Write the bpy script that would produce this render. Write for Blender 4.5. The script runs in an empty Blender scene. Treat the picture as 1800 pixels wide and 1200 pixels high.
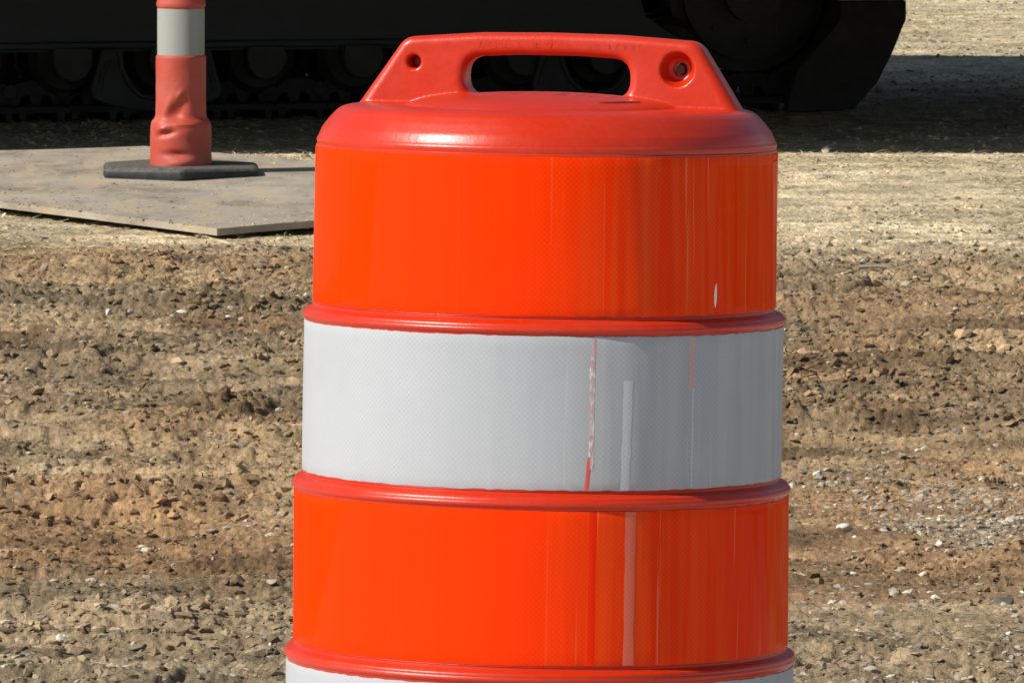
import bpy, bmesh, math, random
import numpy as np
from mathutils import Vector, Matrix, Euler
random.seed(7); rng = np.random.default_rng(11)
PI = math.pi
sc = bpy.context.scene
col = sc.collection

# ------------------------------------------------------------------ camera model
W, H, F = 1800.0, 1200.0, 13500.0          # photo size, focal length in its pixels
CAMZ = 1.38
PITCH = math.atan(1190.0 / F)
def ray(px, py):
    x = (px - W/2)/F; y = -(py - H/2)/F
    c, s = math.cos(PITCH), math.sin(PITCH)
    return Vector((x, c + y*s, -s + y*c))
def at(px, py, z=0.0):
    r = ray(px, py); t = (z - CAMZ)/r.z
    return Vector((r.x*t, r.y*t, z))

# ------------------------------------------------------------------ helpers
def setp(o, label=None, cat=None, group=None, kind=None):
    if label: o['label'] = label
    if cat: o['category'] = cat
    if group: o['group'] = group
    if kind: o['kind'] = kind
    return o
def empty(name, loc=(0,0,0), rot=(0,0,0)):
    o = bpy.data.objects.new(name, None); col.objects.link(o)
    o.location = loc; o.rotation_euler = rot; o.empty_display_size = .1
    return o
def link(name, me, mat=None, parent=None, smooth=None):
    o = bpy.data.objects.new(name, me); col.objects.link(o)
    if mat: me.materials.append(mat)
    if parent: o.parent = parent
    if smooth is not None:
        me.polygons.foreach_set('use_smooth', [smooth]*len(me.polygons))
        if smooth: me.set_sharp_from_angle(angle=math.radians(38))
    return o
def from_bm(name, bm, mat, parent=None, smooth=None):
    bmesh.ops.recalc_face_normals(bm, faces=bm.faces)
    me = bpy.data.meshes.new(name); bm.to_mesh(me); bm.free()
    return link(name, me, mat, parent, smooth)
def np_mesh(name, V, Fc):
    me = bpy.data.meshes.new(name)
    n, k = Fc.shape
    me.vertices.add(len(V)); me.vertices.foreach_set('co', np.ascontiguousarray(V, dtype=np.float32).ravel())
    me.loops.add(n*k); me.loops.foreach_set('vertex_index', Fc.astype(np.int32).ravel())
    me.polygons.add(n); me.polygons.foreach_set('loop_start', np.arange(0, n*k, k, dtype=np.int32))
    me.update(calc_edges=True)
    return me
def col_attr(me, C, name='tint'):
    a = me.color_attributes.new(name, 'FLOAT_COLOR', 'POINT')
    d = np.ones((len(C), 4), dtype=np.float32); d[:, :3] = C
    a.data.foreach_set('color', d.ravel())
def box(bm, x0, x1, y0, y1, z0, z1, bev=0.0, seg=2, mat=None):
    g = bmesh.ops.create_cube(bm, size=1)
    vs = g['verts']
    for v in vs:
        v.co = Vector((x0+(v.co.x+.5)*(x1-x0), y0+(v.co.y+.5)*(y1-y0), z0+(v.co.z+.5)*(z1-z0)))
    if bev:
        es = list({e for v in vs for e in v.link_edges})
        bmesh.ops.bevel(bm, geom=es, offset=bev, segments=seg, affect='EDGES', profile=.5)
def cyl_y(bm, cx, cz, y0, y1, r, seg=32, r2=None):
    r2 = r if r2 is None else r2
    a = [bm.verts.new((cx+r*math.cos(2*PI*i/seg), y0, cz+r*math.sin(2*PI*i/seg))) for i in range(seg)]
    b = [bm.verts.new((cx+r2*math.cos(2*PI*i/seg), y1, cz+r2*math.sin(2*PI*i/seg))) for i in range(seg)]
    for i in range(seg): bm.faces.new((a[i], a[(i+1) % seg], b[(i+1) % seg], b[i]))
    bm.faces.new(a[::-1]); bm.faces.new(b)
def prism_y(bm, pts, y0, y1):          # pts in (x,z), extruded along y
    a = [bm.verts.new((x, y0, z)) for x, z in pts]; b = [bm.verts.new((x, y1, z)) for x, z in pts]
    n = len(pts)
    for i in range(n): bm.faces.new((a[i], a[(i+1) % n], b[(i+1) % n], b[i]))
    bm.faces.new(a[::-1]); bm.faces.new(b)
def lathe(prof, seg=256, a0=0.0, a1=2*PI, fn=None):
    """prof [(r,z)], angle measured from the camera side (-Y), positive to the right."""
    full = abs(a1-a0-2*PI) < 1e-6
    n = seg if full else seg+1
    A = a0 + (a1-a0)*np.arange(n)/seg
    P = np.array(prof)
    R = np.repeat(P[:, 0][:, None], n, 1); Z = np.repeat(P[:, 1][:, None], n, 1)
    AA = np.repeat(A[None, :], len(P), 0)
    if fn: R, Z = fn(R, Z, AA)
    V = np.stack([R*np.sin(AA), -R*np.cos(AA), Z], -1).reshape(-1, 3)
    i = np.arange(len(P)-1)[:, None]; j = np.arange(seg)[None, :]
    j2 = (j+1) % n
    Fc = np.stack([i*n+j, i*n+j2, (i+1)*n+j2, (i+1)*n+j], -1).reshape(-1, 4)
    return V, Fc, AA.reshape(-1), Z.reshape(-1)
def add_uv(me, U, Vv):
    uv = me.uv_layers.new(name='UVMap')
    idx = np.zeros(len(me.loops), dtype=np.int32); me.loops.foreach_get('vertex_index', idx)
    d = np.stack([U[idx], Vv[idx]], -1).astype(np.float32)
    uv.data.foreach_set('uv', d.ravel())

# ------------------------------------------------------------------ numpy noise
TAB = rng.random((256, 256))
def vnoise(x, y, s=0):
    xi = np.floor(x).astype(int); yi = np.floor(y).astype(int)
    fx = x-xi; fy = y-yi; fx = fx*fx*(3-2*fx); fy = fy*fy*(3-2*fy)
    t = lambda a, b: TAB[(a+s*37) & 255, (b+s*91) & 255]
    return (t(xi, yi)*(1-fx)+t(xi+1, yi)*fx)*(1-fy) + (t(xi, yi+1)*(1-fx)+t(xi+1, yi+1)*fx)*fy
def fbm(x, y, o=4, s=0, g=.5):
    r = 0; a = 1; t = 0
    for k in range(o):
        r = r + a*vnoise(x*2**k+k*17.3, y*2**k+k*5.1, s+k); t += a; a *= g
    return r/t
def worley(x, y, s=0):
    xi = np.floor(x).astype(int); yi = np.floor(y).astype(int)
    f1 = np.full(x.shape, 9.); f2 = np.full(x.shape, 9.); idv = np.zeros(x.shape); tl = np.zeros(x.shape)
    for dx in (-1, 0, 1):
        for dy in (-1, 0, 1):
            a = (xi+dx+s*53) & 255; b = (yi+dy+s*29) & 255
            px = xi+dx+TAB[a, b]; py = yi+dy+TAB[b, (a+101) & 255]
            d = np.hypot(px-x, py-y)
            m = d < f1
            f2 = np.where(m, f1, np.minimum(f2, d)); idv = np.where(m, TAB[(a+7) & 255, (b+3) & 255], idv)
            tl = np.where(m, (TAB[(a+19) & 255, b]-.5)*(x-px)+(TAB[a, (b+23) & 255]-.5)*(y-py), tl); f1 = np.where(m, d, f1)
    return f1, f2, idv, tl
def sstep(a, b, x):
    t = np.clip((x-a)/(b-a), 0, 1); return t*t*(3-2*t)

# ------------------------------------------------------------------ materials
def mat_new(name):
    m = bpy.data.materials.new(name); m.use_nodes = True
    nt = m.node_tree; b = nt.nodes['Principled BSDF']
    return m, nt, b
def N(nt, t, **kw):
    n = nt.nodes.new(t)
    for k, v in kw.items():
        if k in n.inputs: n.inputs[k].default_value = v
        else: setattr(n, k, v)
    return n
def noise_n(nt, scale, detail=5, rough=.6, vec=None, dist=0):
    n = N(nt, 'ShaderNodeTexNoise'); n.inputs['Scale'].default_value = scale
    n.inputs['Detail'].default_value = detail; n.inputs['Roughness'].default_value = rough
    n.inputs['Distortion'].default_value = dist
    if vec is not None: nt.links.new(vec, n.inputs['Vector'])
    return n
def ramp(nt, src, stops, interp='LINEAR'):
    r = nt.nodes.new('ShaderNodeValToRGB'); cr = r.color_ramp; cr.interpolation = interp
    while len(cr.elements) < len(stops): cr.elements.new(.5)
    for e, (p, c) in zip(cr.elements, stops):
        e.position = p; e.color = (c[0], c[1], c[2], 1) if not isinstance(c, (int, float)) else (c, c, c, 1)
    nt.links.new(src, r.inputs[0]); return r
def mixc(nt, fac, a, b, mode='MIX'):
    m = nt.nodes.new('ShaderNodeMix'); m.data_type = 'RGBA'; m.blend_type = mode
    for s, v in ((m.inputs[0], fac), (m.inputs[6], a), (m.inputs[7], b)):
        if isinstance(v, (int, float)): s.default_value = v
        elif isinstance(v, tuple): s.default_value = (*v, 1)
        else: nt.links.new(v, s)
    return m.outputs[2]
def bump(nt, b, h, strength, dist, prev=None):
    n = nt.nodes.new('ShaderNodeBump'); n.inputs['Strength'].default_value = strength
    n.inputs['Distance'].default_value = dist
    nt.links.new(h, n.inputs['Height'])
    if prev is not None: nt.links.new(prev, n.inputs['Normal'])
    nt.links.new(n.outputs[0], b.inputs['Normal']); return n.outputs[0]
def objvec(nt, scale=(1, 1, 1), which='Object'):
    tc = nt.nodes.new('ShaderNodeTexCoord'); mp = nt.nodes.new('ShaderNodeMapping')
    mp.inputs['Scale'].default_value = scale
    nt.links.new(tc.outputs[which], mp.inputs[0]); return mp.outputs[0]

def plastic(name, c, rough=.4, chalk=.25, sss=.0):
    m, nt, b = mat_new(name)
    v = objvec(nt)
    n1 = noise_n(nt, 9, 6, .65, v); n2 = noise_n(nt, 160, 4, .6, v); n3 = noise_n(nt, 900, 2, .5, v)
    f = ramp(nt, n1.outputs[0], [(.42, 0.0), (.75, 1.0)])
    pale = tuple(min(1, x*.80+.10) for x in c)
    mm = nt.nodes.new('ShaderNodeMath'); mm.operation = 'MULTIPLY'; mm.inputs[1].default_value = chalk
    nt.links.new(f.outputs[0], mm.inputs[0])
    c1 = mixc(nt, mm.outputs[0], c, pale)
    f2 = ramp(nt, n2.outputs[0], [(.3, .82), (.6, 1.0)])
    c2 = mixc(nt, .55, c1, f2.outputs[0], 'MULTIPLY')
    # fine scuffs
    sv = objvec(nt, (30, 30, 260)); n4 = noise_n(nt, 1.6, 3, .7, sv)
    sf = ramp(nt, n4.outputs[0], [(.66, 0.0), (.74, .22)])
    c3 = mixc(nt, sf.outputs[0], c2, pale)
    nt.links.new(c3, b.inputs['Base Color'])
    r = ramp(nt, n1.outputs[0], [(.3, rough-.06), (.7, rough+.1)])
    nt.links.new(r.outputs[0], b.inputs['Roughness'])
    b.inputs['IOR'].default_value = 1.5; b.inputs['Specular IOR Level'].default_value = .55
    p = bump(nt, b, n3.outputs[0], .25, .0006)
    bump(nt, b, n2.outputs[0], .16, .0012, p)
    if sss:
        b.inputs['Subsurface Weight'].default_value = sss; b.inputs['Subsurface Radius'].default_value = (.012, .003, .001)
        b.inputs['Subsurface Scale'].default_value = 1
    return m

def sheeting(name, c, refl_streak, refl_line, seed=0.0):
    """retroreflective sheeting: prismatic cell pattern, vertical creases, and vertical reflections painted into the colour; UV in metres"""
    m, nt, b = mat_new(name)
    tc = nt.nodes.new('ShaderNodeTexCoord'); uv = tc.outputs['UV']
    def mp(s, loc=(0, 0, 0), rot=0):
        x = nt.nodes.new('ShaderNodeMapping'); x.inputs['Scale'].default_value = s; x.inputs['Location'].default_value = loc
        x.inputs['Rotation'].default_value = (0, 0, rot); nt.links.new(uv, x.inputs[0]); return x.outputs[0]
    # vertical reflections painted as long streaks (wide and narrow)
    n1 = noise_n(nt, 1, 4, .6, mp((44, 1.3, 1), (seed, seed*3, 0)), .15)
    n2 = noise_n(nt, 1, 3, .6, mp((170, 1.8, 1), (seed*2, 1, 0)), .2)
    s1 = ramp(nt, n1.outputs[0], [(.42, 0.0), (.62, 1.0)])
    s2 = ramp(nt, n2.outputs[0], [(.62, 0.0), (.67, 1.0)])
    # painted reflections only on the right-hand part of the sheet
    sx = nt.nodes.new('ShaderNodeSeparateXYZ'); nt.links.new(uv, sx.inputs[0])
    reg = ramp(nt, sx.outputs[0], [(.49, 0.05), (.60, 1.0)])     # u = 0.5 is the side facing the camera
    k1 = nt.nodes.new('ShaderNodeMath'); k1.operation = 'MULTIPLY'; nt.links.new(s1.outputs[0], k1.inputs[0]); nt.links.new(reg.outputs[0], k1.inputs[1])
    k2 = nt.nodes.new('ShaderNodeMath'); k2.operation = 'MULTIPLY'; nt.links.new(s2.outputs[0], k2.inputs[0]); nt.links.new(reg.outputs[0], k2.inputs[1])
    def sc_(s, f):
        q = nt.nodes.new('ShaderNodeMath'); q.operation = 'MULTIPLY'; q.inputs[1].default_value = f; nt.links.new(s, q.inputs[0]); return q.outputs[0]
    cc = mixc(nt, sc_(k1.outputs[0], .8), c, refl_streak)
    cc = mixc(nt, sc_(k2.outputs[0], .45), cc, refl_line)
    # prismatic cells
    vor = nt.nodes.new('ShaderNodeTexVoronoi'); vor.feature = 'DISTANCE_TO_EDGE'; vor.inputs['Scale'].default_value = 1
    vor.inputs['Randomness'].default_value = .12
    nt.links.new(mp((260, 260, 1), rot=.785), vor.inputs['Vector'])
    cell = ramp(nt, vor.outputs['Distance'], [(.02, .84), (.14, 1.0)])
    cc = mixc(nt, .85, cc, cell.outputs[0], 'MULTIPLY')
    n3 = noise_n(nt, 700, 2, .5, uv); g = ramp(nt, n3.outputs[0], [(.3, .93), (.7, 1.0)])
    cc = mixc(nt, .8, cc, g.outputs[0], 'MULTIPLY')
    nd = noise_n(nt, 7, 6, .7, uv); gd = ramp(nt, nd.outputs[0], [(.35, .9), (.65, 1.0)])
    cc = mixc(nt, .6, cc, gd.outputs[0], 'MULTIPLY')
    nt.links.new(cc, b.inputs['Base Color'])
    b.inputs['Roughness'].default_value = .42
    b.inputs['Specular IOR Level'].default_value = .0; b.inputs['Coat Weight'].default_value = .17; b.inputs['Coat Roughness'].default_value = .06
    nw = noise_n(nt, 1, 3, .5, mp((38, 2, 1), (seed, 0, 0)), .1)
    bump(nt, b, nw.outputs[0], .35, .0016)
    cb = nt.nodes.new('ShaderNodeBump'); cb.inputs['Strength'].default_value = .35; cb.inputs['Distance'].default_value = .0016
    nt.links.new(nw.outputs[0], cb.inputs['Height']); nt.links.new(cb.outputs[0], b.inputs['Coat Normal'])
    return m

RED = plastic('orange_red_moulded_plastic', (.57, .025, .001), .33, .10, .04)
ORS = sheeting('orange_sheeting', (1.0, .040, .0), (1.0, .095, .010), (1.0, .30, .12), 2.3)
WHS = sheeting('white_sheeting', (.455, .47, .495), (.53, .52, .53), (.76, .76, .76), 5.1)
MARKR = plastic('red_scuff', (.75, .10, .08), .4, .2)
CORAL = plastic('faded_coral_plastic', (.47, .060, .032), .55, .6, .0)
def simple(name, c, rough=.6, nscale=8, lo=.75, hi=1.1, metal=0, bs=.3, bd=.003, bscale=60, dust=None):
    m, nt, b = mat_new(name); v = objvec(nt)
    n = noise_n(nt, nscale, 6, .65, v)
    r = ramp(nt, n.outputs[0], [(.3, tuple(x*lo for x in c)), (.7, tuple(min(1, x*hi) for x in c))])
    o = r.outputs[0]
    if dust:
        n2 = noise_n(nt, nscale*2.7, 5, .7, v)
        g = nt.nodes.new('ShaderNodeNewGeometry'); s = nt.nodes.new('ShaderNodeSeparateXYZ'); nt.links.new(g.outputs['True Normal'], s.inputs[0])
        u = ramp(nt, s.outputs[2], [(.3, 0.0), (.85, 1.0)])
        f = ramp(nt, n2.outputs[0], [(.35, .15), (.6, .9)])
        mm = nt.nodes.new('ShaderNodeMath'); mm.operation = 'MULTIPLY'; nt.links.new(u.outputs[0], mm.inputs[0]); nt.links.new(f.outputs[0], mm.inputs[1])
        o = mixc(nt, mm.outputs[0], o, dust)
    nt.links.new(o, b.inputs['Base Color'])
    b.inputs['Roughness'].default_value = rough; b.inputs['Metallic'].default_value = metal
    nb = noise_n(nt, bscale, 5, .6, v); bump(nt, b, nb.outputs[0], bs, bd)
    return m
RUBBER = simple('black_rubber', (.022, .023, .023), .7, 25, .6, 1.9, dust=(.15, .135, .105))
MACH = simple('dark_blue_grey_paint', (.004, .017, .036), .45, 5, .7, 1.3, dust=(.04, .04, .04))
STEEL = simple('muddy_dark_steel', (.018, .017, .017), .7, 14, .45, 1.7, bs=.5, bd=.006, bscale=45, dust=(.03, .028, .025))
DIRTST = simple('dusty_steel', (.026, .029, .032), .6, 10, .6, 1.4, dust=(.06, .056, .05))
BOLT = simple('rusty_bolt', (.16, .06, .035), .5, 60, .5, 1.4, metal=.6)
PALE = simple('pale_lit_strip', (.42, .42, .38), .5, 30, .8, 1.1)
GLASS = simple('dark_cab_glass', (.02, .025, .03), .08, 4)
YEL = simple('faded_dark_paint', (.05, .05, .05), .5, 3)

def attr_mat(name, rough=.95, fine=220, amt=.5, bs=.6, bd=.004, stretch=(1, 1, 1)):
    m, nt, b = mat_new(name)
    a = nt.nodes.new('ShaderNodeAttribute'); a.attribute_name = 'tint'
    v = objvec(nt, stretch)
    n1 = noise_n(nt, fine, 6, .75, v, .4); n2 = noise_n(nt, fine*.30, 5, .7, v, .3)
    f1 = ramp(nt, n1.outputs[0], [(.30, .32), (.48, .90), (.70, 1.5)])
    f2 = ramp(nt, n2.outputs[0], [(.3, .72), (.68, 1.18)])
    c = mixc(nt, amt, a.outputs['Color'], f1.outputs[0], 'MULTIPLY')
    c = mixc(nt, amt, c, f2.outputs[0], 'MULTIPLY')
    nt.links.new(c, b.inputs['Base Color'])
    b.inputs['Roughness'].default_value = rough; b.inputs['Specular IOR Level'].default_value = .2
    p = bump(nt, b, n1.outputs[0], bs, bd)
    bump(nt, b, n2.outputs[0], bs, bd*2.5, p)
    return m
GROUND = attr_mat('dirt_and_gravel', fine=170, amt=.95, bs=.5, bd=.004, stretch=(1, .5, 1))
STONEM = attr_mat('gravel_stone', .85, 320, .45, .4, .002)
STRAWM = attr_mat('straw', .8, 90, .3, .1, .001)

# ------------------------------------------------------------------ THE GROUND
def rough_mask(x, y):            # how churned the dirt is
    w = y - .20 + 1.1*(fbm(x*.9, y*.6, 3, 3)-.5)
    a = sstep(18.6, 17.0, w)
    flat = sstep(.50, .66, fbm(x*1.1+9, y*.8, 3, 8))*sstep(13.6, 12.6, w)
    return a*(1-.72*flat)
def height(x, y):
    h = .022*(fbm(x*.35, y*.35, 3, 1)-.5)
    rm = rough_mask(x, y)
    wob = .25*fbm(x*.5, y*.3, 3, 5)
    # ruts left by machines driving across, running nearly along x
    ru = np.sin((y+wob*1.4+.05*x)*2*PI/1.25)*.5 + np.sin((y*1.0+wob+.08*x)*2*PI/.47+1)*.35
    h = h + rm*.012*ru
    h = h + (.006+.030*rm)*(fbm(x*3.2, y*2.4, 4, 2, .55)-.5)
    wx = x+.03*(vnoise(x*14, y*14, 4)-.5); wy = y+.03*(vnoise(x*14, y*14, 6)-.5)
    rd = 1-np.abs(2*fbm(x*.55+3, y*3.4+.25*x, 4, 91, .55)-1)
    h = h + (.12+.88*rm)*.027*(sstep(.55, .98, rd)-.5)
    rd = 1-np.abs(2*fbm(x*1.6+3, y*9+.5*x, 3, 95, .6)-1)
    h = h + (.25+.75*rm)*.010*(sstep(.5, 1.0, rd)-.5)
    big = sstep(.46, .66, vnoise(x*2.2, y*1.7, 12))
    f1, f2, d, t = worley(wx*9, wy*8, 1)
    h = h + (.06+.94*rm)*(.015*d*d*(.15+.85*big)+.034*t*(.2+.8*big))*sstep(0, .24, f2-f1)
    f1, f2, d, t = worley(wx*24+.3*vnoise(x*60, y*60, 2), wy*22, 2)
    var = .35+.65*sstep(.40, .60, vnoise(x*5, y*3.6, 33))
    h = h + (.30+.70*rm)*(.0080*d+.0215*t)*var*sstep(0, .2, f2-f1)
    f1, f2, d, t = worley(x*60, y*52, 3)
    h = h + (.45+.55*rm)*(.0036*d+.0100*t)*sstep(0, .3, f2-f1)
    h = h + (.0018+.0022*rm)*(fbm(x*75, y*60, 2, 9)-.5)*2
    return h
def gcol(x, y):
    x = np.asarray(x, float); y = np.asarray(y, float)
    def C(r, g, b): return np.array([((v/255+.055)/1.055)**2.4 for v in (r, g, b)])
    brown, dark, tan, pale = C(160, 135, 104), C(120, 99, 77), C(186, 163, 128), C(207, 193, 162)
    grey, orange, ltgrey = C(160, 146, 120), C(188, 151, 111), C(188, 180, 160)
    w = y - .40 + 1.1*(fbm(x*.9, y*.6, 4, 13)-.5) + .8*(fbm(x*5, y*3, 3, 14)-.5)
    n1 = fbm(x*1.3, y*.8, 4, 21); n2 = fbm(x*3.2, y*1.7, 4, 22); n3 = fbm(x*14, y*9, 3, 23)
    c = np.zeros(x.shape+(3,)) + brown
    def mx(c, k, m): return c*(1-m[..., None]) + k*m[..., None]
    c = mx(c, dark, sstep(.48, .64, n1)*.8)
    c = mx(c, tan, sstep(.50, .66, n2)*.75)
    c = mx(c, grey, sstep(.50, .64, fbm(x*2.1+4, y*1.1, 3, 25))*.45)
    c = mx(c, orange, sstep(.50, .62, fbm(x*1.5+2, y*.9, 3, 27))*sstep(14.0, 12.6, w)*.5)
    c = mx(c, grey, sstep(11.4, 10.7, w)*.75)
    g = sstep(17.0, 18.3, w)
    pc = pale*(.84+.30*n3[..., None])*(.88+.2*n2[..., None])
    pc = mx(pc, C(176, 166, 142), sstep(.5, .62, n1)*.6)
    c = c*(1-g[..., None]) + pc*g[..., None]
    cl = sstep(.50, .62, fbm(x*2.6, y*1.2, 3, 31))*(x > .2)*sstep(12.6, 12.1, y)*sstep(11.2, 11.5, y)
    c = mx(c, ltgrey, cl*.35)
    st = fbm(x*.9+5, y*6.0+.3*x, 4, 101, .6); st2 = fbm(x*3.1, y*17, 3, 103, .6)
    c = c*(1-.34*(sstep(.50, .34, st)*(1-.7*g))[..., None])*(1+.20*(sstep(.54, .68, st))[..., None])
    c = c*(.66+.62*st2[..., None])*(.80+.20*g[..., None])*np.array([1.03, .985, .93])
    c = c*(.70+.58*n3[..., None])
    return np.clip(c, 0, .8)
def axis(parts):
    out = []
    for a, b, d in parts: out.append(np.arange(a, b, d))
    return np.concatenate(out)
xs = axis([(-1.7, 1.7, .0038)]); xs = np.concatenate([-np.array([900, 400, 180, 90, 50, 30, 20, 14, 10, 8, 6.5, 5.5]), np.arange(-4.7, -2.2, .05), np.arange(-2.2, -1.7, .012), xs, np.arange(1.7, 2.2, .012), np.arange(2.2, 4.7, .05), np.array([5.5, 6.5, 8, 10, 14, 20, 30, 50, 90, 180, 400, 900])])
ys = np.concatenate([-np.array([400, 120, 40, 15, 5]), np.arange(-2, 6, .25), np.arange(6, 9.9, .03), np.arange(9.9, 18.2, .0072), np.arange(18.2, 24, .011), np.arange(24, 33, .022), np.arange(33, 45, .25), np.array([46, 50, 56, 64, 75, 90, 120, 180, 300, 600, 1200, 2500])])
X, Y = np.meshgrid(xs, ys)
Zg = height(X, Y); Zg = np.where(Y < 9.93, -.04, Zg)
nx, ny = len(xs), len(ys)
Vg = np.stack([X, Y, Zg], -1).reshape(-1, 3)
i = np.arange(ny-1)[:, None]; j = np.arange(nx-1)[None, :]
Fg = np.stack([i*nx+j, i*nx+j+1, (i+1)*nx+j+1, (i+1)*nx+j], -1).reshape(-1, 4)
me = np_mesh('ground', Vg, Fg); col_attr(me, gcol(X, Y).reshape(-1, 3))
ground = link('ground', me, GROUND)
ground['kind'] = 'structure'
# unseen pale slab under drum and camera, added to bounce light; the dirt starts beyond its edge
rx = np.concatenate([-np.array([60, 20, 8]), np.arange(-4, 4.01, .05), np.array([8, 20, 60])]); ry = np.concatenate([np.array([-60, -20, -5]), np.arange(0, 9.96, .05)])
XX, YY = np.meshgrid(rx, ry); ZZ = .001*(fbm(XX*3, YY*3, 3, 66)-.5)+.001
YY = np.where(np.arange(len(ry))[:, None] == len(ry)-1, YY+.05*(fbm(XX*5, XX*0, 3, 67)-.5), YY)
ii = np.arange(len(ry)-1)[:, None]; jj = np.arange(len(rx)-1)[None, :]; nn_ = len(rx)
bounce_slab = link('bounce_slab', np_mesh('bounce_slab', np.stack([XX, YY, ZZ], -1).reshape(-1, 3), np.stack([ii*nn_+jj, ii*nn_+jj+1, (ii+1)*nn_+jj+1, (ii+1)*nn_+jj], -1).reshape(-1, 4)), simple('pale_bounce', (.52, .49, .43), .9, 2.5, .85, 1.1, bs=.5, bd=.003, bscale=220))
bounce_slab['kind'] = 'structure'
del X, Y, Zg, Vg, Fg

# scattered loose pieces ----------------------------------------------------
def ico(sub):
    bm = bmesh.new(); bmesh.ops.create_icosphere(bm, subdivisions=sub, radius=1)
    V = np.array([v.co[:] for v in bm.verts]); Fc = np.array([[v.index for v in f.verts] for f in bm.faces]); bm.free(); return V, Fc
ICO = {1: ico(1), 2: ico(2)}
def scatter(name, P, S, C, sub, flat=(.45, .9), sink=.25, mat=None, jag=.28, h=None):
    """P (n,2) places, S (n,) sizes (radius), C (n,3) colours -> one mesh of irregular stones"""
    V0, F0 = ICO[sub]; n = len(P); k = len(V0)
    V = np.repeat(V0[None], n, 0)
    V = V*(1+jag*(rng.random((n, k, 1))*2-1))
    for _ in range(3):                       # knock flat faces off it
        dd = rng.normal(0, 1, (n, 1, 3)); dd /= np.linalg.norm(dd, axis=2, keepdims=True)
        t = (V*dd).sum(2, keepdims=True); V = V-dd*np.maximum(t-rng.uniform(.25, .7, (n, 1, 1)), 0)
    V[..., 0] *= rng.uniform(.7, 1.35, (n, 1)); V[..., 1] *= rng.uniform(.7, 1.2, (n, 1))
    V[..., 2] *= rng.uniform(flat[0], flat[1], (n, 1))
    tx = rng.normal(0, .35, (n, 1)); V[..., 2] += tx*V[..., 0]*.6
    a = rng.uniform(0, 2*PI, (n, 1)); ca, sa = np.cos(a), np.sin(a)
    x = V[..., 0]*ca-V[..., 1]*sa; y = V[..., 0]*sa+V[..., 1]*ca
    z = V[..., 2]
    s = S[:, None]
    h = height(P[:, 0], P[:, 1]) if h is None else h
    out = np.stack([P[:, 0][:, None]+x*s, P[:, 1][:, None]+y*s, h[:, None]+z*s+s*(.6-sink-.35)], -1).reshape(-1, 3)
    Fc = (F0[None]+(np.arange(n)*k)[:, None, None]).reshape(-1, 3)
    me = np_mesh(name, out, Fc)
    cc = np.repeat(C[:, None], k, 1)*(rng.uniform(.88, 1.12, (n, k, 1)))
    col_attr(me, cc.reshape(-1, 3))
    o = link(name, me, mat or STONEM); o['kind'] = 'stuff'
    me.polygons.foreach_set('use_smooth', [False]*len(me.polygons))
    return o
def places(n, y0, y1, dens=None, margin=.25):
    out = []
    tot = 0
    while tot < n:
        y = rng.uniform(y0, y1, n*2); x = rng.uniform(-1, 1, n*2)*(y1/15+margin)
        m = np.abs(x) < y/15+margin
        if dens is not None: m &= rng.random(n*2) < dens(x, y)
        q = np.stack([x[m], y[m]], -1); out.append(q); tot += len(q)
    return np.concatenate(out)[:n]
# brown clods
P = places(66000, 9.9, 18.4, lambda x, y: (.12+.88*rough_mask(x, y))*(.35+.65*sstep(.42, .58, fbm(x*2.4, y*1.5, 3, 41)))*(10/y)**1.0)
S = .0016+.0105*rng.random(len(P))**3.2
S *= .8+.5*sstep(.45, .65, fbm(P[:, 0]*1.5, P[:, 1]*1.2, 3, 44))
scatter('dirt_clods', P, S, gcol(P[:, 0], P[:, 1])*rng.uniform(.6, 1.35, (len(P), 1)), 1, (.35, .85))
P = places(1100, 10.0, 18.0, lambda x, y: rough_mask(x, y)*sstep(.45, .6, fbm(x*1.6, y*1.1, 3, 47)))
scatter('dirt_lumps', P, .006+.011*rng.random(len(P))**2, gcol(P[:, 0], P[:, 1])*rng.uniform(.7, 1.15, (len(P), 1)), 2, (.3, .55), .3, jag=.22)
P = places(15000, 17.2, 31.0, lambda x, y: (.15+.85*sstep(.44, .58, fbm(x*2.0+7, y*.9, 3, 81)))*(18/y)**1.5)
scatter('pale_dirt_crumbs', P, .0025+.010*rng.random(len(P))**3.6, gcol(P[:, 0], P[:, 1])*rng.uniform(.4, 1.35, (len(P), 1)), 1, (.4, .95))
# gravel: grey and white
def gd(x, y):
    return .25 + sstep(11.6, 10.8, y)*.9 + ((x > .3)*sstep(13.4, 12.4, y)*sstep(11.2, 11.7, y))*5.5*sstep(.38, .54, fbm(x*2.6, y*1.2, 3, 31)) + .5*sstep(.5, .6, fbm(x*2, y, 3, 51))
P = places(19000, 9.9, 18.0, lambda x, y: gd(x, y)/6)
tone = rng.random((len(P), 1))
C = np.array([.36, .31, .235])*(.6+.8*tone) ; C = C*np.where(rng.random((len(P), 1)) < .12, 1.7, 1.0)
C = np.clip(C, 0, .72)*np.array([1, 1, 1])
scatter('gravel', P, .0022+.0100*rng.random(len(P))**3.0, C, 1, (.3, .65), .3, jag=.22)
P = places(5000, 18.0, 32.0, lambda x, y: .25+.75*sstep(.48, .6, fbm(x*1.4, y*.6, 3, 57)))
C = np.array([.40, .365, .29])*(.4+.8*rng.random((len(P), 1)))
scatter('fine_gravel', P, .003+.012*rng.random(len(P))**3, C, 1, (.35, .8))

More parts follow.
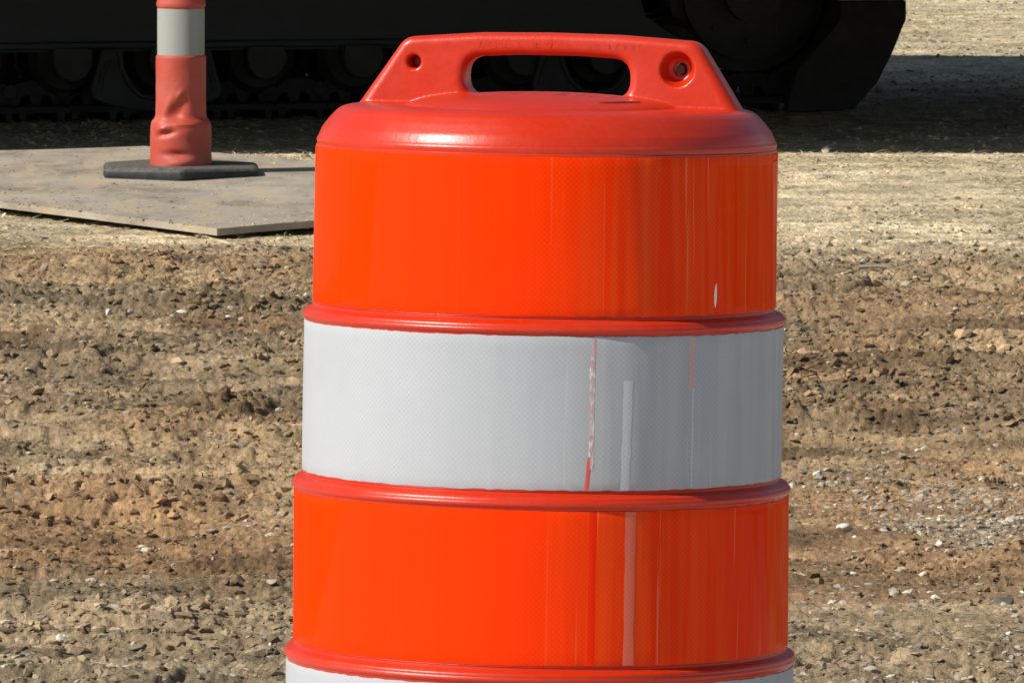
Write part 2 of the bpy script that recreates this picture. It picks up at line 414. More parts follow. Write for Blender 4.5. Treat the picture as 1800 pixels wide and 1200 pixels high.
# dry straw and short grass on the pale strip
def straw(name, n, y0, y1, dens, L=(.015, .06), up=.35, wid=.0011, cols=((.60, .50, .30), (.46, .40, .25))):
    P = places(n, y0, y1, dens)
    a = rng.uniform(0, 2*PI, n); l = rng.uniform(L[0], L[1], n); z = rng.random(n)**2*up
    d = np.stack([np.cos(a)*np.sqrt(1-z*z), np.sin(a)*np.sqrt(1-z*z), z], -1)
    h = height(P[:, 0], P[:, 1])+.0015
    p0 = np.stack([P[:, 0], P[:, 1], h], -1); p1 = p0+d*l[:, None]*.55
    bend = rng.normal(0, .35, (n, 3)); bend[:, 2] = -np.abs(bend[:, 2])*.5
    p2 = p1+(d+bend)*l[:, None]*.45; p2[:, 2] = np.maximum(p2[:, 2], h+.001)
    wv = np.stack([-np.sin(a), np.cos(a), rng.uniform(-.8, .8, n)], -1)*wid*rng.uniform(.6, 1.5, (n, 1))
    th = np.array([0, 0, .0006])
    V = np.stack([p0-wv, p0+wv, p1+wv*.8, p1-wv*.8, p2+wv*.15, p2-wv*.15], 1)
    k = (np.arange(n)*6)[:, None]
    Fc = np.concatenate([k+np.array([[0, 1, 2, 3]]), k+np.array([[3, 2, 4, 5]])], 0)
    me = np_mesh(name, V.reshape(-1, 3), Fc)
    t = rng.random((n, 1)); c = np.array(cols[0])*t+np.array(cols[1])*(1-t); c = c*rng.uniform(.7, 1.15, (n, 1))
    col_attr(me, np.repeat(c, 6, 0))
    o = link(name, me, STRAWM); o['kind'] = 'stuff'
    return o
straw('dry_grass', 52000, 17.8, 32.0, lambda x, y: (.25+.75*sstep(.42, .6, fbm(x*1.3, y*.7, 3, 61))))
straw('loose_straw', 5000, 9.9, 17.6, lambda x, y: .15+.85*sstep(.5, .62, fbm(x*2, y*1.3, 3, 63)), L=(.008, .035), up=.3, wid=.0006, cols=((.50, .41, .26), (.30, .24, .15)))

# single pale stones one can pick out -----------------------------------------
def stone(px, py, wpx, hpx, seed, c, label):
    p = at(px, py+hpx*.35); dist = p.y; r = wpx/2/F*dist; rz = hpx/2/F*dist
    rn = np.random.default_rng(seed)
    bm = bmesh.new(); bmesh.ops.create_icosphere(bm, subdivisions=3, radius=1)
    dirs = rn.normal(0, 1, (9, 3)); dirs /= np.linalg.norm(dirs, axis=1)[:, None]; off = rn.uniform(.58, .92, 9)
    for v in bm.verts:
        q = np.array(v.co[:])
        for dd, oo in zip(dirs, off):
            t = q@dd
            if t > oo: q = q-dd*(t-oo)
        v.co = Vector(q*(1+.03*rn.normal()))
        v.co.x *= r*1.05; v.co.y *= r*.9; v.co.z *= rz*1.15
    me = bpy.data.meshes.new('stone'); bm.to_mesh(me); bm.free()
    col_attr(me, np.tile(np.array(c)*np.array([.88, .86, .82]), (len(me.vertices), 1)))
    o = link('stone', me, STONEM, None, True)
    g = float(height(np.array([p.x]), np.array([p.y]))[0])
    o.location = (p.x, p.y, g+rz*.55); o.rotation_euler = (rn.normal()*.15, rn.normal()*.2, rn.uniform(0, 6))
    setp(o, label, 'stone', 'pale stones lying on the dirt')
WHT = (.70, .66, .58); GRY = (.42, .41, .38)
stone(1452, 265, 17, 15, 1, (.78, .74, .66), 'round white stone on the edge of the machine shadow right of the drum')
stone(190, 565, 14, 11, 2, WHT, 'small white stone, leftmost of three in a row on brown dirt left of the drum')
stone(226, 558, 20, 15, 3, (.55, .54, .48), 'rounded greyish stone between two white ones on brown dirt left of the drum')
stone(320, 562, 24, 13, 4, WHT, 'tilted white stone in the middle of the dirt left of the white band')
stone(400, 574, 20, 12, 5, (.72, .70, .62), 'white stone on the brown dirt nearest the left edge of the white band')
stone(63, 597, 28, 13, 6, (.60, .52, .40), 'flat cream stone on brown dirt near the left edge of the photo')
stone(1485, 931, 34, 17, 7, (.74, .70, .60), 'long pale stone right of the lower orange band, left of the other white stones')
stone(1651, 957, 20, 20, 8, (.74, .72, .66), 'upright white stone among grey gravel at the right')
stone(1437, 829, 19, 14, 9, (.68, .64, .54), 'small pale stone close to the right side of the drum beside the lower rib')
stone(1392, 849, 20, 14, 10, (.70, .64, .56), 'pale stone touching the outline of the drum beside the lower rib')
stone(1622, 995, 24, 14, 11, (.68, .62, .52), 'cream stone on orange clay below the upright white stone')
stone(1774, 918, 20, 15, 12, (.66, .60, .50), 'cream stone near the right edge of the photo above the gravel')
stone(108, 1122, 20, 17, 13, (.74, .72, .66), 'white stone beside a dark clod at the lower left')
stone(1765, 1066, 44, 16, 14, (.13, .12, .10), 'dark grey flat stone at the lower right edge of the photo')
stone(22, 712, 14, 10, 15, WHT, 'small white stone at the far left of the churned dirt')
stone(20, 1145, 46, 24, 16, GRY, 'big grey stone in the lower left corner')
# the short stick with pale ends
p = at(1552, 482)
bm = bmesh.new()
for k in range(9):
    t = k/8; r = .0045*(1.35 if k in (0, 8) else .85+.1*math.sin(k*2))
    ring = [bm.verts.new((-.055+.11*t, r*math.cos(q*PI/4), r*math.sin(q*PI/4)+.002*math.sin(t*5))) for q in range(8)]
    if k:
        for q in range(8): bm.faces.new((pr[q], pr[(q+1) % 8], ring[(q+1) % 8], ring[q]))
    else: bm.faces.new(ring[::-1])
    pr = ring
bm.faces.new(pr)
o = from_bm('stick', bm, simple('weathered_wood', (.36, .30, .21), .8, 30), None, True)
o.location = (p.x, p.y, float(height(np.array([p.x]), np.array([p.y]))[0])+.009)
setp(o, 'short straight stick lying on the dirt right of the upper orange band', 'stick')

# ------------------------------------------------------------------ TRAFFIC DRUM
SC = 1758.2
Zy = lambda y: (1868.5-y)/SC
base = at(937, 1850)
drum = empty('traffic_drum', (base.x, base.y, -.01), (math.radians(-1.45), math.radians(.85), 0))
setp(drum, 'large orange traffic drum with white and orange reflective bands and a moulded carrying handle', 'traffic drum')
# body -----------------------------------------------------------------
prof = []
R1, R1b, R2, R3, R4 = .2283, .2292, .2372, .2452, .2515
def rib(y0, ra, rb):
    """step-out shoulder with two soft crests between two bands"""
    return [(ra, Zy(y0-1)), (ra+.0002, Zy(y0)), (ra-.0006, Zy(y0+1.5)), (ra-.0004, Zy(y0+4)), (ra+.0012, Zy(y0+6.5)), (ra+.0040, Zy(y0+8.6)),
            (ra+.0062, Zy(y0+10)), (ra+.0073, Zy(y0+11.4)), (ra+.0079, Zy(y0+13)), (ra+.0083, Zy(y0+15)), (rb+.0017, Zy(y0+17)),
            (rb+.0025, Zy(y0+19)), (rb+.0027, Zy(y0+21.5)), (rb+.0023, Zy(y0+24)), (rb+.0014, Zy(y0+26)), (rb+.0002, Zy(y0+27.5)), (rb-.0002, Zy(y0+29))]
pr = [(.2262, Zy(246)), (.2274, Zy(248.5)), (.2280, Zy(252)), (.2276, Zy(256)), (.2272, Zy(259)), (R1, Zy(261))]
for k in range(1, 9): pr.append((R1+(R1b-R1)*k/9, Zy(261+(534-261)*k/9)))
pr += rib(535, R1b, R2)
for k in range(1, 9): pr.append((R2, Zy(565+(828-565)*k/9)))
pr += rib(829, R2, R3)
for k in range(1, 9): pr.append((R3, Zy(859+(1125-859)*k/9)))
pr += rib(1126, R3, R4)
pr += [(R4, Zy(1250)), (R4, Zy(1421))] + rib(1424, R4, .262)[1:] + [(.262, Zy(1560)), (.265, Zy(1700)), (.275, Zy(1760)), (.282, Zy(1790)), (.284, Zy(1830)), (.25, Zy(1835))]
def wob(R, Z, A):
    return R + .0005*np.sin(3*A+Z*9)+.0003*np.sin(7*A-Z*21), Z
V, Fc, A, Zz = lathe(pr[::-1], 320, fn=wob)
me = np_mesh('body', V, Fc); add_uv(me, A*.24, Zz)
link('body', me, RED, drum, True)
# rubber ring base
def tyre_prof():
    return [(.22, .0), (.335, .0), (.345, .012), (.345, .045), (.335, .058), (.29, .062), (.287, .03), (.22, .02)]
V, Fc, A, Zz = lathe(tyre_prof(), 96)
link('rubber_base', np_mesh('rubber_base', V, Fc), RUBBER, drum, True)
# reflective bands -------------------------------------------------------
def pucker(A, Z, wavy):
    return sstep(.22, .5, A)*sstep(2.6, 2.0, A)*.00035*np.sin(A*41+3*np.sin(Z*6+wavy))*np.sin(A*17+wavy)
def band(y0, y1, r0, r1, gap, mat, label, wavy=0):
    t = .0007
    p = [(r1-.0006, Zy(y1)), (r1+t*.7, Zy(y1)), (r1+t, Zy(y1-1))]
    for k in range(1, 16): p.append((r1+(r0-r1)*k/16+t, Zy(y1-1+(y0-y1+2)*k/16)))
    p += [(r0+t, Zy(y0+1)), (r0+t*.7, Zy(y0)), (r0-.0006, Zy(y0))]
    ga, gw = gap
    def fn(R, Z, A):
        R, Z = wob(R, Z, A)
        # slight vertical puckers in the sheet on its right half
        R = R + pucker(A, Z, wavy)
        top = np.abs(Z-Zy(y0)) < .001; bot = np.abs(Z-Zy(y1)) < .001
        Z = Z + np.where(top, .0005*(vnoise(A*40, A*0+wavy)-.5)*2, 0) + np.where(bot, .0006*(vnoise(A*30, A*0+wavy+3)-.5)*2, 0)
        return R, Z
    V, Fc, A, Zz = lathe(p, 512, ga+gw, ga+2*PI-gw, fn)
    me = np_mesh('reflective_band', V, Fc)
    A = np.where(A > PI, A-2*PI, A)
    # loops that cross the back seam are hidden behind the drum
    add_uv(me, .5+A*r0, Zz)
    o = link('reflective_band', me, mat, drum, True); o['label'] = label
    return o
gapA = .203
band(264, 533, R1, R1b, (gapA, 0), ORS, 'upper orange reflective band with painted vertical reflections', 1)
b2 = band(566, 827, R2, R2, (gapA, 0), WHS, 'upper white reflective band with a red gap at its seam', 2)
band(861, 1124, R3, R3, (gapA, 0), ORS, 'lower orange reflective band with a painted pale vertical reflection', 3)
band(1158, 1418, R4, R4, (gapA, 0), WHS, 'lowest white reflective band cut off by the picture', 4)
# thin strips: the sheeting seams, and vertical reflections painted in pale colours
def strip(parent_r, a, w, y0, y1, mat, lean=0):
    n = 40; V = []; 
    for k in range(n+1):
        t = k/n; y = y0+(y1-y0)*t; aa = a+lean*t; ww = w*(.85+.3*vnoise(np.array([t*9]), np.array([a*50]))[0])
        for q in (-1, -.5, .5, 1):
            an = np.array([aa+q*ww]); zn = np.array([Zy(y)])
            r = float((wob(np.array([parent_r+.0007]), zn, an)[0]+pucker(an, zn, {R1b: 1, R1: 1, R2: 2, R3: 3}[parent_r]))[0])+(.00022 if abs(q) < 1 else .00012)
            if y < 535: r += (R1-R1b)*(533-y)/269
            V.append((r*math.sin(aa+q*ww), -r*math.cos(aa+q*ww), Zy(y)))
    Fc = [[k*4+q, k*4+q+1, k*4+q+5, k*4+q+4] for k in range(n) for q in range(3)]
    me = np_mesh('seam_reflection_strip', np.array(V), np.array(Fc)); add_uv(me, np.array([v[0] for v in V]), np.array([v[2] for v in V]))
    return link('seam_reflection_strip', me, mat, drum, True)
PINK = sheeting('pink_reflection', (.86, .17, .10), (.74, .16, .10), (.85, .3, .22), 1.1)  # pink, pale and rose colours paint the vertical reflections
PALE_REFL = sheeting('pale_reflection', (.60, .62, .63), (.56, .57, .58), (.8, .8, .8), 3.1)
ROSE = sheeting('rose_seam_reflection', (.62, .42, .42), (.58, .50, .50), (.6, .6, .6), 3.7)
BRIGHT = sheeting('bright_orange_seam', (1.0, .025, .0), (.95, .02, 0), (1.0, .1, .03), 7.7)
m_, nt_, b_ = mat_new('crinkled_seam'); uvv = objvec(nt_, (260, 260, 120)); nn = noise_n(nt_, 1, 3, .7, uvv, .5)
rr_ = ramp(nt_, nn.outputs[0], [(.38, (.60, .26, .25)), (.50, (.50, .46, .46)), (.62, (.70, .68, .68))]); nt_.links.new(rr_.outputs[0], b_.inputs['Base Color']); bump(nt_, b_, nn.outputs[0], .8, .001)
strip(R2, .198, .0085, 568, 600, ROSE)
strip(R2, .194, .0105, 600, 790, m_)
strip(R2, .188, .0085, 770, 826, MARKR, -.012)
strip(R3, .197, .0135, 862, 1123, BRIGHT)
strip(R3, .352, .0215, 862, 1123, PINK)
strip(R2, .345, .0195, 640, 826, PALE_REFL, -.008)
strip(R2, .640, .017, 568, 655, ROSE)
strip(R2, .648, .004, 655, 826, PALE_REFL)
strip(R3, .492, .0010, 862, 1110, BRIGHT, -.045)
strip(R1b, .49, .0009, 290, 470, BRIGHT, -.03)

# sun glint on the top band, painted as a small pale crease
bm = bmesh.new(); pv = None
for k_ in range(13):
    t_ = k_/12; y_ = 478+44*t_; h_ = .0016*math.sin(PI*t_)**.6+.0001; w_ = .0022*math.sin(PI*t_)**.6+.0003; a_c = .805-.004*t_
    q_ = []
    for da, hh_ in ((-w_/R1, 0), (-w_*.12/R1, h_), (w_*.5/R1, 0)):
        r_ = R1+(R1b-R1)*(y_-261)/273+.0007+hh_; q_.append(bm.verts.new((r_*math.sin(a_c+da), -r_*math.cos(a_c+da), Zy(y_))))
    if pv: bm.faces.new((pv[0], pv[1], q_[1], q_[0])); bm.faces.new((pv[1], pv[2], q_[2], q_[1]))
    pv = q_
m_, nt_, b_ = mat_new('pale_glint'); b_.inputs['Base Color'].default_value = (.95, .80, .70, 1); b_.inputs['Roughness'].default_value = .2
from_bm('glint_crease', bm, m_, drum, True)

# lid with handle ------------------------------------------------------------
LID = Zy(190)
lp = [(0.0, Zy(262)), (.2265, Zy(262)), (.2270, Zy(252)), (.2262, Zy(245)), (.2248, Zy(239)), (.2225, Zy(230)), (.2150, Zy(213)), (.2085, Zy(201)), (.2035, Zy(195)), (.196, Zy(191.5)), (.185, Zy(190)), (.15, Zy(189)), (.05, Zy(187.5)), (0, Zy(187.5))]
bm = bmesh.new()
seg = 160; rings = []
for r, z in lp:
    if r == 0: rings.append([bm.verts.new((0, 0, z))])
    else: rings.append([bm.verts.new((r*math.sin(2*PI*k/seg), -r*math.cos(2*PI*k/seg), z)) for k in range(seg)])
for a_, b_ in zip(rings[:-1], rings[1:]):
    for k in range(seg):
        k2 = (k+1) % seg
        if len(a_) == 1: bm.faces.new((a_[0], b_[k2], b_[k]))
        elif len(b_) == 1: bm.faces.new((a_[k], a_[k2], b_[0]))
        else: bm.faces.new((a_[k], a_[k2], b_[k2], b_[k]))
PSI = math.radians(-13)
def lumps(bm, c, rad, rot):      # ellipsoid
    g = bmesh.ops.create_icosphere(bm, subdivisions=5, radius=1)
    M = Matrix.Rotation(rot, 4, 'Z')
    for v in g['verts']:
        v.co = M @ Vector((v.co.x*rad[0]+c[0], v.co.y*rad[1]+c[1], v.co.z*rad[2]+c[2]))
lumps(bm, (0, -.03, LID-.002), (.135, .155, .0165), PSI)
lid_me = bpy.data.meshes.new('lid_tmp'); bmesh.ops.recalc_face_normals(bm, faces=bm.faces); bm.to_mesh(lid_me); bm.free()
# the handle: a filled outline with holes, bevelled
cu = bpy.data.curves.new('handle_tmp', 'CURVE'); cu.dimensions = '2D'; cu.fill_mode = 'BOTH'
BV = .0085
cu.extrude = .0175-BV; cu.bevel_depth = BV; cu.bevel_resolution = 5
def spline(pts, off):
    # offset outline inwards by the bevel so the final outline is the wanted one
    n = len(pts); P = [Vector(p) for p in pts]; out = []
    area = sum(P[k].x*P[(k+1) % n].y-P[(k+1) % n].x*P[k].y for k in range(n))
    sg = 1 if area > 0 else -1
    for k in range(n):
        t = (P[(k+1) % n]-P[k-1]).normalized(); nn = Vector((-t.y, t.x))*sg
        out.append(P[k]+nn*off)
    s = cu.splines.new('POLY'); s.points.add(n-1); s.use_cyclic_u = True
    for q, p in zip(s.points, out): q.co = (p.x, p.y, 0, 1)
def roundpoly(corners, rad, k=8):
    out = []; n = len(corners)
    for i in range(n):
        p, a, b = Vector(corners[i]), Vector(corners[i-1]), Vector(corners[(i+1) % n])
        r = rad[i]
        if r == 0: out.append(p); continue
        u = (a-p).normalized(); v = (b-p).normalized(); ang = u.angle(v); d = r/math.tan(ang/2)
        p0 = p+u*d; p1 = p+v*d
        for q in range(k+1):
            t = q/k; out.append((1-t)**2*p0+2*t*(1-t)*p+t*t*p1)
    return out
top = [(.149-.298*k/12, .0665+.0055*(1-((k-6)/6)**2)) for k in range(13)]
outl = [(-.2005, -.004)] + [(-.2, -.03), (.2, -.03), (.2015, -.004)]
pts = roundpoly([(-.2045, -.010), (-.2045, -.028), (.2045, -.028), (.2045, -.010), (.1505, .0665), (.07, .0715), (0, .0725), (-.07, .0715), (-.1455, .0660)], [0, 0, 0, 0, .022, 0, 0, 0, .020])
spline(pts, BV)
slot = roundpoly([(-.084, .010), (.083, .010), (.083, .0475), (.03, .0502), (-.03, .0502), (-.084, .0475)], [.017, .017, .019, 0, 0, .019])
spline(slot, -BV)
for sp in ():
    pass
cob = bpy.data.objects.new('handle_tmp', cu); col.objects.link(cob)
cutters = []
def cut(cx, cz, prof_):    # cone/cylinder along local z (thickness axis), prof [(depth, r)]
    bmc = bmesh.new(); sg = 40; rr = []
    for d, r in prof_:
        rr.append([bmc.verts.new((cx+r*math.cos(2*PI*k/sg), cz+r*math.sin(2*PI*k/sg), d)) for k in range(sg)])
    for a_, b_ in zip(rr[:-1], rr[1:]):
        for k in range(sg): bmc.faces.new((a_[k], a_[(k+1) % sg], b_[(k+1) % sg], b_[k]))
    bmc.faces.new(rr[0][::-1]); bmc.faces.new(rr[-1])
    bmesh.ops.recalc_face_normals(bmc, faces=bmc.faces)
    m_ = bpy.data.meshes.new('c'); bmc.to_mesh(m_); bmc.free()
    o_ = bpy.data.objects.new('c', m_); col.objects.link(o_); cutters.append(o_)
cut(-.1355, .0415, [(.0185, .0088), (.0150, .0066), (-.006, .0060)])
cut(.1310, .0390, [(.0190, .0180), (.0160, .0168), (.0020, .0115), (.0015, .0066), (-.03, .0066)])
dg = bpy.context.evaluated_depsgraph_get()
hm = bpy.data.meshes.new_from_object(cob.evaluated_get(dg))
bmh = bmesh.new(); bmh.from_mesh(hm); bmesh.ops.remove_doubles(bmh, verts=bmh.verts, dist=1e-6); bmesh.ops.recalc_face_normals(bmh, faces=bmh.faces); bmh.to_mesh(hm); bmh.free()
ho = bpy.data.objects.new('handle_tmp2', hm); col.objects.link(ho)
for c_ in cutters:
    md = ho.modifiers.new('b', 'BOOLEAN'); md.operation = 'DIFFERENCE'; md.object = c_; md.solver = 'EXACT'
bpy.context.view_layer.update(); dg = bpy.context.evaluated_depsgraph_get()
hm2 = bpy.data.meshes.new_from_object(ho.evaluated_get(dg))
# stand it up: curve x->x, curve y->z, curve z-> -y (front); widen towards the foot
RM = Matrix.Rotation(PSI, 3, 'Z')
for v in hm2.vertices:
    x, z, d = v.co
    lim = .2045-max(0, -.004-z)*1.6; x = max(-lim, min(lim, x))
    k = 1+.30*max(0, min(1, (.05-z)/.06))
    q = RM @ Vector((x+.003, -d*k, z+LID))
    v.co = q
bm = bmesh.new(); bm.from_mesh(lid_me); bm.from_mesh(hm2)
tm = bpy.data.meshes.new('cap'); bm.to_mesh(tm); bm.free()
to = bpy.data.objects.new('cap_tmp', tm); col.objects.link(to)
md = to.modifiers.new('r', 'REMESH'); md.mode = 'VOXEL'; md.voxel_size = .00115
md = to.modifiers.new('s', 'SMOOTH'); md.factor = .5; md.iterations = 14
bpy.context.view_layer.update(); dg = bpy.context.evaluated_depsgraph_get()
cap_me = bpy.data.meshes.new_from_object(to.evaluated_get(dg)); cap_me.name = 'top_cap'
for o_ in cutters+[cob, ho, to]: bpy.data.objects.remove(o_)
cap_me.materials.clear()
cap = link('handle_cap', cap_me, RED, drum)
cap_me.polygons.foreach_set('use_smooth', [True]*len(cap_me.polygons))
cap['label'] = 'moulded orange cap with slotted carrying handle'
# bolt head inside the right-hand recess
bm = bmesh.new()
g = bmesh.ops.create_cone(bm, cap_ends=True, segments=6, radius1=.0056, radius2=.0050, depth=.006)
o = from_bm('bolt', bm, BOLT, cap, False)
o.rotation_euler = (PI/2, 0, PSI); q = RM @ Vector((.1335, .004, LID+.0385)); o.location = q
# moulded lettering, worn beyond reading: low raised strokes
def glyphs(n, w, h, place, wid, name, hgt=.0006):
    bm = bmesh.new()
    for i_ in range(n):
        if random.random() < .14: continue
        x0 = (i_/(n-1)-.5)*w; cw = w/n*.62
        for s_ in range(random.choice((2, 3, 3))):
            kx = random.choice((0, .5, 1)); kz = random.choice((0, .5, 1)); vert = random.random() < .55
            a_ = (x0+cw*(kx-.5), h*(0 if vert else kz)); b_ = (x0+cw*((kx if vert else 1)-.5)+(cw*.3*random.choice((-1, 0, 1)) if vert else 0), h*(1 if vert else kz))
            d_ = Vector((b_[0]-a_[0], b_[1]-a_[1])); nrm = Vector((-d_.y, d_.x)).normalized()*wid
            if d_.length < 1e-5: continue
            lo = []; hi = []
            for P_ in ((a_[0]-nrm.x, a_[1]-nrm.y), (b_[0]-nrm.x, b_[1]-nrm.y), (b_[0]+nrm.x, b_[1]+nrm.y), (a_[0]+nrm.x, a_[1]+nrm.y)):
                lo.append(bm.verts.new(place(P_[0], P_[1], -.001))); hi.append(bm.verts.new(place(P_[0]*1, P_[1], hgt)))
            for q_ in range(4): bm.faces.new((lo[q_], lo[(q_+1) % 4], hi[(q_+1) % 4], hi[q_]))
            bm.faces.new(hi)
    return from_bm(name, bm, RED, cap, False)
from mathutils.bvhtree import BVHTree
bvh = BVHTree.FromPolygons([v.co for v in cap_me.vertices], [p.vertices[:] for p in cap_me.polygons])
def on_front(x, z, d):
    o_ = RM @ Vector((x+.003, -.3, 0)); o_.z = LID+z; hit = bvh.ray_cast(o_, RM @ Vector((0, 1, 0)))
    p_ = hit[0] if hit[0] else o_
    return p_ - (RM @ Vector((0, 1, 0)))*d
def on_top(x, y, d):
    o_ = RM @ Vector((x, y, 0)); o_.z = LID+.0135+.02; hit = bvh.ray_cast(o_, Vector((0, 0, -1)))
    p_ = hit[0] if hit[0] else o_
    return p_ + Vector((0, 0, d*1.4))
glyphs(28, .195, .0048, lambda x, z, d: on_front(x-.005, z+.0575, d), .0005, 'raised_lettering', .00022)
glyphs(14, .105, .042, lambda x, z, d: on_top(x+.022, z-.082, d), .0017, 'raised_lettering', .00025)

bm = bmesh.new(); pv = None
for k_ in range(13):
    t_ = k_/12; w_ = .0022*math.sin(PI*min(1, t_*.9+.05)); x_ = .078+.030*t_; y_ = -.118+.052*t_**1.4
    q_ = [bm.verts.new(on_top(x_, y_-w_, -.0004)), bm.verts.new(on_top(x_, y_, .0011)), bm.verts.new(on_top(x_, y_+w_, -.0004))]
    if pv: bm.faces.new((pv[0], q_[0], q_[1], pv[1])); bm.faces.new((pv[1], q_[1], q_[2], pv[2]))
    pv = q_
from_bm('moulded_mark', bm, RED, cap, True)

# ------------------------------------------------------------------ THE PLATE
P1 = at(383, 401, .031); e0 = at(0, 356, .034); P3 = P1+(e0-P1)*2.7
P2 = at(255, 256, .080); PR = at(1300, 337, .036)
pts = [P1, PR, P2, P3]
print('plate', [tuple(round(c, 2) for c in p) for p in pts])
TH = .017
n = 60; bm = bmesh.new(); grid = []
def plate_z(u, v):     # gentle warp
    return .013+.010*math.sin(PI*v)*(.4+.6*u)+.004*math.sin(PI*u)+.034*u*v*v+.014*v*v+.002*math.sin(u*9+v*4)
for jj in range(n+1):
    row = []
    for ii in range(n+1):
        u, v = ii/n, jj/n
        p_ = (pts[0]*(1-u)+pts[1]*u)*(1-v)+(pts[3]*(1-u)+pts[2]*u)*v
        e = .006*(vnoise(np.array([u*13+v*17]), np.array([v*11]))[0]-.5)
        row.append(Vector((p_.x+e*(1 if ii in (0, n) else 0), p_.y+e*(1 if jj in (0, n) else 0), plate_z(u, v)+TH)))
    grid.append(row)
tv = [[bm.verts.new(p_) for p_ in r] for r in grid]; bv = [[bm.verts.new(p_-Vector((0, 0, TH))) for p_ in r] for r in grid]
for jj in range(n):
    for ii in range(n):
        bm.faces.new((tv[jj][ii], tv[jj][ii+1], tv[jj+1][ii+1], tv[jj+1][ii])); bm.faces.new((bv[jj][ii], bv[jj+1][ii], bv[jj+1][ii+1], bv[jj][ii+1]))
for ii in range(n):
    bm.faces.new((tv[0][ii], bv[0][ii], bv[0][ii+1], tv[0][ii+1])); bm.faces.new((tv[n][ii], tv[n][ii+1], bv[n][ii+1], bv[n][ii]))
    bm.faces.new((tv[ii][0], tv[ii+1][0], bv[ii+1][0], bv[ii][0])); bm.faces.new((tv[ii][n], bv[ii][n], bv[ii+1][n], tv[ii+1][n]))
m, nt, b = mat_new('dusty_board'); v = objvec(nt)
vs = objvec(nt, (1.0, .35, 1))
n1 = noise_n(nt, 4, 6, .65, v); n2 = noise_n(nt, 14, 6, .7, vs, .5); n3 = noise_n(nt, 220, 4, .6, v)
c = ramp(nt, n1.outputs[0], [(.32, (.22, .18, .135)), (.5, (.335, .29, .23)), (.68, (.41, .37, .30))]).outputs[0]
c = mixc(nt, ramp(nt, n2.outputs[0], [(.50, 0.0), (.60, .7)]).outputs[0], c, (.46, .36, .22))
c = mixc(nt, ramp(nt, n2.outputs[0], [(.30, .8), (.42, 0.0)]).outputs[0], c, (.17, .125, .085))
c = mixc(nt, .5, c, ramp(nt, n3.outputs[0], [(.3, .75), (.6, 1.05)]).outputs[0], 'MULTIPLY')
vo = nt.nodes.new('ShaderNodeTexVoronoi'); vo.inputs['Scale'].default_value = 5; nt.links.new(v, vo.inputs[0])
c = mixc(nt, ramp(nt, vo.outputs['Distance'], [(.035, .7), (.06, 0.0)]).outputs[0], c, (.16, .13, .10))
nt.links.new(c, b.inputs['Base Color']); b.inputs['Roughness'].default_value = .85
p_ = bump(nt, b, n3.outputs[0], .35, .002); bump(nt, b, n2.outputs[0], .25, .006, p_)
plate = from_bm('ground_board', bm, m, None, True)
U = rng.random(2600); V_ = rng.random(2600)
nr = rng.random(2600)
U = np.where(nr < .5, rng.random(2600)**3*.5, U); V_ = np.where(nr > .75, rng.random(2600)**3*.6, V_)
pp = np.array([[*( (pts[0]*(1-u)+pts[1]*u)*(1-v)+(pts[3]*(1-u)+pts[2]*u)*v )][:2] for u, v in zip(U, V_)])
hh = np.array([plate_z(u, v)+TH for u, v in zip(U, V_)])
scatter('spilled_soil', pp, .0015+.006*rng.random(2600)**4, gcol(pp[:, 0], pp[:, 1]*0+18.6)*rng.uniform(.5, 1.1, (2600, 1)), 1, (.2, .5), h=hh)
# pale road board lies over the dirt
setp(plate, 'large dusty tan board lying flat on the dirt under the slim tube marker', 'board')

# ------------------------------------------------------------------ TUBE MARKER (channelizer)
gz = .047
cp = at(318, 309, gz)
cone = empty('tube_marker', (cp.x, cp.y, gz-.001), (0, math.radians(.25), 0))
setp(cone, 'slim crumpled coral tube marker on a black rubber base standing on the tan board', 'tube marker')
k = cp.length/F*1.0     # metres per photo pixel at its distance
bm = bmesh.new()
R6 = .405/2/math.cos(PI/6)
rings = []
for (s, z) in ((.97, 0), (1.0, .008), (1.0, .022), (.975, .029), (.93, .032)):
    pts6 = [Vector((R6*s*math.sin(2*PI*q/6+.05), -R6*s*math.cos(2*PI*q/6+.05))) for q in range(6)]
    rp = roundpoly([(p.x, p.y) for p in pts6], [.022*s]*6, 5)
    rings.append([bm.verts.new((p.x, p.y, z+.003*math.sin(p.x*22+1.5)*(z > .02))) for p in rp])
for a_, b_ in zip(rings[:-1], rings[1:]):
    for q in range(len(a_)): bm.faces.new((a_[q], a_[(q+1) % len(a_)], b_[(q+1) % len(a_)], b_[q]))
bm.faces.new(rings[0][::-1]); bm.faces.new(rings[-1])
from_bm('rubber_base', bm, RUBBER, cone, True)
K = cp.length/F
def tz(y): return (309-y)*K - (.0)
# post
tp = []
ytab = [(296, 54.5), (288, 54.2), (270, 54), (240, 54), (225, 53.6), (216, 52.5), (211, 50.5), (208, 47.5), (205, 45.6), (200, 44.6), (180, 44.2), (140, 44), (105, 44), (98.5, 44), (97, 43.4), (96, 41.5), (60, 41.3), (13, 41), (12, 41.2), (11, 42.6), (8, 43.4), (4, 43.2), (0, 42), (-30, 41), (-34, 40), (-110, 39.5), (-113, 40.8), (-118, 41.4), (-160, 39), (-400, 34), (-408, 36), (-425, 36), (-440, 30), (-470, 26), (-480, 12)]
prof_ = []
for (ya, ra), (yb, rb) in zip(ytab[:-1], ytab[1:]):
    m_ = max(1, int(abs(ya-yb)/3)) if ya > 0 else max(1, int(abs(ya-yb)/15))
    for q in range(m_): prof_.append(((ra+(rb-ra)*q/m_)*K, tz(ya+(yb-ya)*q/m_)))
prof_.append((12*K, tz(-480)))
